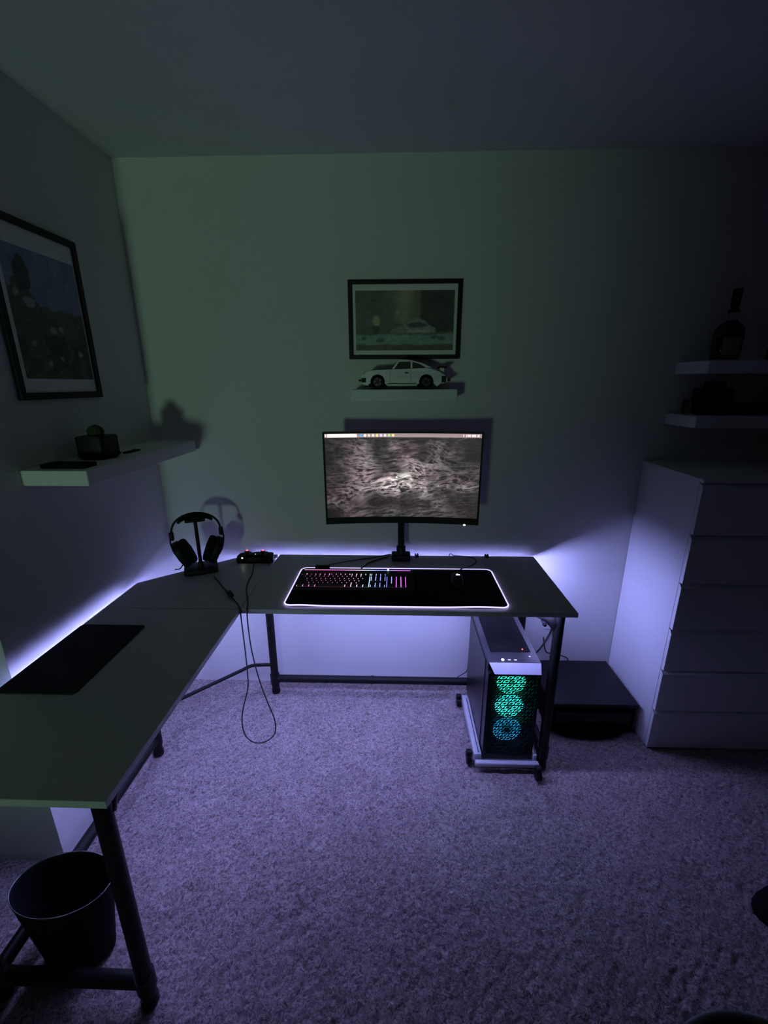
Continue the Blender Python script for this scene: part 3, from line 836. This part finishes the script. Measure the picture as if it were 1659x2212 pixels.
# ------------------------------------------------------------------ PC tower on caster stand
px0, px1, pyf, pyb, pz0, pz1 = 1.470, 1.674, -.525, -.125, .046, .500
pcx, pcy = 1.572, -.32
pc = empty('computer_tower', (pcx, pcy, pz0), 'black computer tower with silver top lip and green lit fans', 'computer')
def pco(name, bm, m, parent=None, **k):
    o = obj(name, bm, m, **k)
    if parent is None: o.parent = pc; o.location = (-pcx, -pcy, -pz0)
    else: o.parent = parent
    return o
bm = BM(); box(bm, px0, px1, -.478, pyb, pz0, pz1 - .004, .003); pco('case', bm, M_case)
bm = BM()
box(bm, px0, px0 + .012, pyf, -.478, pz0, .462, .002); box(bm, px1 - .012, px1, pyf, -.478, pz0, .462, .002)
box(bm, px0 + .012, px1 - .012, pyf, -.478, pz0, pz0 + .022, .002); box(bm, px0 + .001, px1 - .001, -.506, -.478, .462, pz1 - .007, .001)
pco('front_frame', bm, M_gloss)
bm = BM(); box(bm, px0 + .012, px0 + .192, -.508 + .002, -.478, pz0 + .02, .463); 
bm.free()
# silver lip: slanted face under the top edge
bm = BM()
a = [(px0 + .003, -.508, .4985), (px1 - .001, -.508, .4985), (px1 - .004, -.533, .464), (px0 + .022, -.533, .464)]
b = [(p[0], p[1] + .006, p[2] - .002) for p in a]
va = [bm.verts.new(p) for p in a]; vb = [bm.verts.new(p) for p in b]
bm.faces.new(va); bm.faces.new(list(reversed(vb)))
for i in range(4): bm.faces.new((va[i], vb[i], vb[(i + 1) % 4], va[(i + 1) % 4]))
pco('silver_lip', bm, M_silver); C.objects[-1]['label'] = 'silver slanted lip'
bm = BM(); box(bm, px0, px1, -.508, pyb, pz1 - .006, pz1, .002)
tp = pco('top_panel', bm, M_case)
bm = BM(); box(bm, px0 + .022, px1 - .022, -.44, -.145, pz1 + .0002, pz1 + .0022, .0008); pco('dust_filter', bm, M_soft, parent=tp)
bm = BM(); cyl(bm, (1.529, -.492, pz1), (1.529, -.492, pz1 + .0015), .0052, n=16); pco('power_button', bm, E_white, parent=tp)
bm = BM(); box(bm, 1.549, 1.560, -.4945, -.4895, pz1, pz1 + .0012); box(bm, 1.573, 1.584, -.4945, -.4895, pz1, pz1 + .0012); pco('usb_ports', bm, E_small, parent=tp)
bm = BM(); sph(bm, (1.623, -.425, pz1 + .003), .0035); pco('activity_light', bm, E_redd, parent=tp)
bm = BM(); sph(bm, (1.640, -.470, pz1 + .0015), .0040, .003, .0015); pco('audio_jack', bm, E_small, parent=tp)
# side glass
bm = BM(); box(bm, px0 - .003, px0 - .0002, -.470, pyb + .005, pz0 + .02, pz1 - .02, .001); pco('side_panel', bm, M_gloss)
# fans behind the front
fan_col = [((0.02, 1.0, 0.60), 3.4), ((0.02, .90, .78), 3.4), ((0.02, .50, 1.0), 1.8)]
fx0 = 1.571
for i, fzc in enumerate((.397, .283, .165)):
    col_, pw = fan_col[i]
    e_ring = emit('fan_glow', col_, pw); e_dim = emit('fan_blade_glow', col_, pw * .55); e_hub = emit('fan_hub_glow', col_, pw * .16)
    bm = BM()
    n = 40
    outer, inner = .0575, .050
    vo = [bm.verts.new((fx0 + outer * math.cos(2 * PI * k / n), -.490, fzc + outer * math.sin(2 * PI * k / n))) for k in range(n)]
    vi = [bm.verts.new((fx0 + inner * math.cos(2 * PI * k / n), -.490, fzc + inner * math.sin(2 * PI * k / n))) for k in range(n)]
    for k in range(n): bm.faces.new((vo[k], vo[(k + 1) % n], vi[(k + 1) % n], vi[k]))
    bmesh.ops.solidify(bm, geom=bm.faces[:], thickness=.006)
    fn_ = pco('fan', bm, e_dim)
    bm = BM()
    for k in range(9):
        a0 = 2 * PI * k / 9 + .3 * i
        pts_in = [(fx0 + .017 * math.cos(a0 + t), fzc + .017 * math.sin(a0 + t)) for t in (0, .62)]
        pts_out = [(fx0 + .049 * math.cos(a0 + t + .35), fzc + .049 * math.sin(a0 + t + .35)) for t in (.60, .30, 0)]
        prism(bm, pts_in + pts_out, 'y', -.488, -.486)
    if i == 2:
        for f in list(bm.faces):
            ce = f.calc_center_median()
            aa = math.degrees(math.atan2(ce.z - fzc, ce.x - fx0))
    pco('fan_blades', bm, e_ring if i < 2 else e_dim, parent=fn_)
    bm = BM(); cyl(bm, (fx0, -.495, fzc), (fx0, -.486, fzc), .0115, n=28); pco('fan_hub', bm, e_hub if i < 2 else M_soft, parent=fn_, auto=40)
    bm = BM(); cyl(bm, (fx0, -.492, fzc), (fx0, -.485, fzc), .0225, n=28); pco('hub_ring', bm, e_ring if i < 2 else e_hub, parent=fn_, auto=40)
# front mesh with parallelogram outlines cut through
bm = BM()
ax0, ax1, az0, az1 = px0 + .012, px1 - .012, pz0 + .022, .462
cw, ch, sl = .0270, .0172, .010
bar_, th = .0042, .0046
def pg(xa, za, w_, h_, s_):
    q = [(xa, za), (xa + w_, za), (xa + w_ + s_, za + h_), (xa + s_, za + h_)]
    # clip to the panel
    q = [(min(max(p[0], ax0), ax1), p[1]) for p in q]
    if max(p[0] for p in q) - min(p[0] for p in q) < .0015: return
    if za < az0 - 1e-6 or za + h_ > az1 + 1e-6: return
    prism(bm, q, 'y', -.5225, -.5205)
nr = int((az1 - az0) / ch)
for r_ in range(nr):
    za = az0 + r_ * ch
    prism(bm, [(ax0, za), (ax1, za), (ax1, za + bar_), (ax0, za + bar_)], 'y', -.5225, -.5205)
    h_ = ch - bar_
    s_ = sl
    off = (r_ % 2) * cw * .5
    nc = int((ax1 - ax0) / cw) + 3
    for c_ in range(-1, nc):
        xa = ax0 - .014 + c_ * cw + off
        pg(xa, za + bar_, .0056, h_, s_)                                   # web between cells
        fr_ = (th * .62) / h_
        pg(xa + .0056 + .0050 + s_ * fr_, za + bar_ + th * .62, cw - .0056 - .0100, h_ - 2 * th * .62, s_ * (1 - 2 * fr_))   # island in the cell
prism(bm, [(ax0, az0 + nr * ch), (ax1, az0 + nr * ch), (ax1, az1), (ax0, az1)], 'y', -.5225, -.5205)
fm = pco('front_mesh', bm, M_gloss); fm['kind'] = 'stuff'
# solid blanks either side of the fans behind the mesh
st = empty('tower_stand', (pcx, pcy, 0), 'white rolling stand with black casters under the computer tower', 'computer stand')
def sto(name, bm, m, parent=None, **k):
    o = obj(name, bm, m, **k)
    if parent is None: o.parent = st; o.location = (-pcx, -pcy, 0)
    else: o.parent = parent
    return o
bm = BM(); box(bm, 1.468, 1.676, -.525, -.150, .030, .045, .002); sto('tray', bm, M_silver)
for (xa, xb) in ((1.436, 1.467), (1.677, 1.694)):
    bm = BM(); box(bm, xa, xb, -.528, -.195, .036, .072, .004, 3)
    sr = sto('side_rail', bm, M_silver, auto=40)
    bm = BM(); box(bm, (xa + xb) / 2 + .002, (xa + xb) / 2 + .005, -.520, -.200, .0716, .0726); sto('groove', bm, M_black, parent=sr)
bm = BM(); box(bm, 1.440, 1.700, -.548, -.527, .024, .046, .006, 3); sto('front_bar', bm, M_silver, auto=40)
bm = BM(); box(bm, 1.440, 1.468, -.196, -.150, .034, .05, .004); sto('rear_bar', bm, M_silver)
for (x, y) in ((1.421, -.500), (1.424, -.165), (1.690, -.165), (1.687, -.575)):
    bm = BM(); cyl(bm, (x - .010, y, .0225), (x + .010, y, .0225), .0235, n=24); cw_ = sto('caster', bm, M_black, auto=40)
    bm = BM(); box(bm, x - .012, x + .012, y - .012, y + .012, .036, .062, .005); sto('fork', bm, M_black, parent=cw_)

cable([(1.486, -.040, .70), (1.486, -.038, .42), (1.484, -.045, .25), (1.480, -.060, .150), (1.472, -.072, .128), (1.45, -.082, .118), (1.424, -.088, .104)], .0024, 'thin black cable hanging behind the desk beside the computer', 'cable')
cable([(1.640, -.118, .12), (1.70, -.090, .17), (1.76, -.060, .20), (1.822, -.045, .225), (1.87, -.028, .285), (1.902, -.014, .355), (1.903, -.008, .375)], .0045, 'thick black power cable running up to the wall outlet', 'cable')
ol = empty('wall_outlet', (1.902, 0, .395), 'small white wall outlet with plug behind the right desk leg', 'outlet')
bm = BM(); box(bm, -.035, .035, -.006, -.0003, -.057, .057, .002); obj('cover_plate', bm, M_outlet, ol)
bm = BM(); box(bm, -.016, .016, -.030, -.006, -.036, -.010, .004); obj('plug', bm, M_black, ol)
bm = BM(); box(bm, -.010, .010, -.0075, -.0058, .014, .036, .001); obj('socket', bm, M_soft, ol)

# ------------------------------------------------------------------ printer on the floor
pr = empty('printer', (2.0, -.17, 0), 'low black printer on the carpet between desk and chest', 'printer')
bm = BM(); box(bm, -.190, .192, -.155, .150, .004, .150, .010, 3); obj('body', bm, M_soft, pr, auto=40)
bm = BM(); box(bm, -.195, .197, -.168, .155, .148, .164, .005, 3); obj('lid', bm, M_gloss, pr, auto=40)
bm = BM(); box(bm, -.165, .165, -.166, -.150, .055, .120, .003); obj('front_panel', bm, M_gloss, pr, auto=40)
bm = BM(); box(bm, -.04, .03, -.1685, -.1655, .070, .092, .001); obj('display', bm, M_case, pr)
tr = [(-.16, -.15), (-.14, -.178), (-.07, -.196), (.03, -.198), (.11, -.182), (.16, -.155), (.16, -.14), (-.16, -.14)]
bm = BM(); prism(bm, tr, 'z', .004, .040, .004); obj('output_tray', bm, M_soft, pr, auto=40)
cable([(1.86, -.02, .30), (1.88, -.022, .22), (1.92, -.020, .205), (1.97, -.018, .19), (2.0, -.016, .168), (2.01, -.012, .10)], .003, 'short black cable arching behind the printer', 'cable')

# ------------------------------------------------------------------ chest of drawers
CX0, CX1, CY0, CH = 2.216, 3.02, -.404, 1.203
cd = empty('chest_of_drawers', (CX0, 0, 0), 'tall white six-drawer chest right of the desk', 'chest of drawers')
cw_, cdp = CX1 - CX0, -CY0
bm = BM(); box(bm, 0, .018, -cdp + .019, -.004, .001, CH - .014, .001); obj('side_panel', bm, M_white, cd)
bm = BM(); box(bm, cw_ - .018, cw_, -cdp + .019, -.004, .001, CH - .014, .001); obj('side_panel', bm, M_white, cd)
bm = BM(); box(bm, -.001, cw_ + .001, -cdp, -.003, CH - .014, CH, .0015); obj('top_board', bm, M_white, cd)
bm = BM(); box(bm, .018, cw_ - .018, -.012, -.006, .02, CH - .014); obj('back_board', bm, M_white, cd)
zs = [.002, .197, .396, .587, .790, .990, 1.188]
for a, b in zip(zs, zs[1:]):
    bm = BM()
    # front with a slanted finger bevel along its top edge
    prism(bm, [(-cdp, a + .001), (-cdp, b - .018), (-cdp + .012, b - .004), (-cdp + .018, b - .004), (-cdp + .018, a + .001)], 'x', .001, cw_ - .001)
    dr = obj('drawer', bm, M_white, cd)
    bm = BM(); box(bm, .022, cw_ - .022, -cdp + .019, -.03, a + .012, b - .05); obj('drawer_box', bm, M_white, dr)

# ------------------------------------------------------------------ things on the right shelves
UZ, LZ = 1.6183, 1.4113
bt = empty('bottle', (2.408, -.10, UZ), 'dark round-shouldered bottle with pale label on the upper right shelf', 'bottle')
bm = BM(); lathe(bm, [(0, 0), (.050, 0), (.054, .006), (.056, .06), (.057, .095), (.053, .120), (.038, .138), (.022, .146), (0, .147)], n=40, sy=.62); obj('body', bm, M_bglass, bt, smooth=True)
bm = BM(); lathe(bm, [(.022, .145), (.015, .156), (.012, .175), (.012, .200), (0, .200)], n=28); obj('neck', bm, M_glass, bt, smooth=True)
bm = BM(); cyl(bm, (0, 0, .178), (0, 0, .190), .019, n=24); cyl(bm, (0, 0, .190), (0, 0, .198), .014, n=24); cyl(bm, (0, 0, .198), (0, 0, .262), .0155, n=24); obj('stopper', bm, M_black, bt, auto=40)
bm = BM()
n = 12
for k in range(n):
    a0, a1 = R(-128 + 70 * k / n), R(-128 + 70 * (k + 1) / n)
    q = [(.0585 * math.cos(a), .0585 * .62 * math.sin(a), z_) for a, z_ in ((a0, .022), (a1, .022), (a1, .085), (a0, .085))]
    bm.faces.new([bm.verts.new(p) for p in q])
obj('label_sticker', bm, M_label, bt)

bm = BM(); lathe(bm, [(0, 0), (.040, 0), (.042, .01), (.042, .07), (.03, .085), (.014, .092), (.014, .112), (0, .112)], (0, 0, 0), 32)
o = obj('round_jar', bm, M_bglass, smooth=True); o.location = (2.62, -.10, UZ); tag(o, 'squat dark jar at the far right of upper shelf', 'jar')

bx_ = empty('camera', (2.395, -.10, LZ), 'bulky dark camera on the left of the lower right shelf', 'camera', R(5))
bm = BM(); box(bm, -.068, .068, -.035, .035, .0005, .105, .012, 3); box(bm, -.030, .030, -.030, .030, .100, .132, .010, 3); obj('camera_body', bm, M_soft, bx_, auto=40)
bm = BM(); cyl(bm, (-.005, -.035, .052), (-.005, -.062, .052), .034, n=28); cyl(bm, (-.005, -.062, .052), (-.005, -.070, .052), .030, .028, n=28); ln = obj('lens', bm, M_black, bx_, auto=40)
bm = BM(); cyl(bm, (-.005, -.0702, .052), (-.005, -.0712, .052), .022, n=24); obj('front_glass', bm, M_gloss, ln)
bm = BM(); lathe(bm, [(0, .001), (.018, .001), (.020, .006), (.021, .060), (.0195, .060), (.018, .008), (0, .008)], n=24)
o = obj('shot_glass', bm, M_glass, smooth=True); o.location = (2.312, -.085, LZ); tag(o, 'small clear shot glass at the left end of lower shelf', 'glass')
bm = BM(); box(bm, 2.475, 2.585, -.15, -.06, LZ + .0005, LZ + .045, .008, 3); tag(obj('camera_lens_case', bm, M_soft, auto=40), 'low dark case beside the camera on lower right shelf', 'case')
bm = BM(); lathe(bm, [(0, 0), (.030, 0), (.032, .01), (.032, .06), (.022, .075), (.022, .085), (0, .085)], (0, 0, 0), 28)
o = obj('jar', bm, M_bglass, smooth=True); o.location = (2.665, -.09, LZ); tag(o, 'dark jar at the right edge of lower shelf', 'jar')

# ------------------------------------------------------------------ waste bin
wb = empty('waste_bin', (.222, -1.158, 0), 'oval black waste bin with steel rim under the left desk wing', 'waste bin')
bm = BM(); lathe(bm, [(0, .002), (.088, .002), (.093, .006), (.128, .252), (.130, .260), (.126, .260), (.123, .252), (.088, .012), (0, .012)], n=56, sy=.63); obj('bucket', bm, M_soft, wb, smooth=True)
bm = BM(); tube(bm, [(.1285 * math.cos(2 * PI * k / 56), .63 * .1285 * math.sin(2 * PI * k / 56), .261) for k in range(56)], .0014, 8, closed=True)
obj('rim', bm, mat('dark_steel_rim', (.22, .22, .22), .25, metal=1.0), wb, smooth=True); C.objects[-1]['label'] = 'shiny steel rim'

# ------------------------------------------------------------------ bag and stool at the lower right
bg = empty('duffel_bag', (2.462, -1.075, 0), 'black bag slumped on the carpet at the right edge', 'bag', R(-6))
bm = BM(); sph(bm, (0, 0, .05), .30, .12, .055, 36, 20)
for v in bm.verts:
    k = 1 + .06 * math.sin(7 * v.co.x * 6 + v.co.y * 20) * (v.co.z / .1)
    v.co.z = max(.004, v.co.z * k)
    v.co.y *= 1 - .2 * min(1, max(0, (-v.co.x - .12) / .2))
obj('fabric_body', bm, M_cloth, bg, smooth=True)
bm = BM(); tube(bm, smooth_path([(-.02, -.03, .095), (.03, -.05, .15), (.11, -.05, .155), (.16, -.03, .085)], 6), .010, 10); obj('handle', bm, M_cloth, bg, smooth=True)
sl_ = empty('round_stool', (1.712, -1.643, 0), 'round black stool with a grey rim at the bottom edge', 'stool')
bm = BM(); lathe(bm, [(0, .410), (.185, .410), (.196, .420), (.198, .440), (.190, .446), (.12, .430), (0, .424)], n=64); obj('seat', bm, M_cloth, sl_, smooth=True)
bm = BM(); tube(bm, [(.1965 * math.cos(2 * PI * k / 64), .1965 * math.sin(2 * PI * k / 64), .445) for k in range(64)], .006, 10, closed=True)
obj('rim', bm, mat('grey_piping', (.16, .16, .17), .6), sl_, smooth=True)
for k in range(4):
    a = PI / 4 + k * PI / 2
    bm = BM(); cyl(bm, (.10 * math.cos(a), .10 * math.sin(a), .412), (.16 * math.cos(a), .16 * math.sin(a), .0), .011, n=14); obj('leg', bm, M_steel, sl_, auto=40)
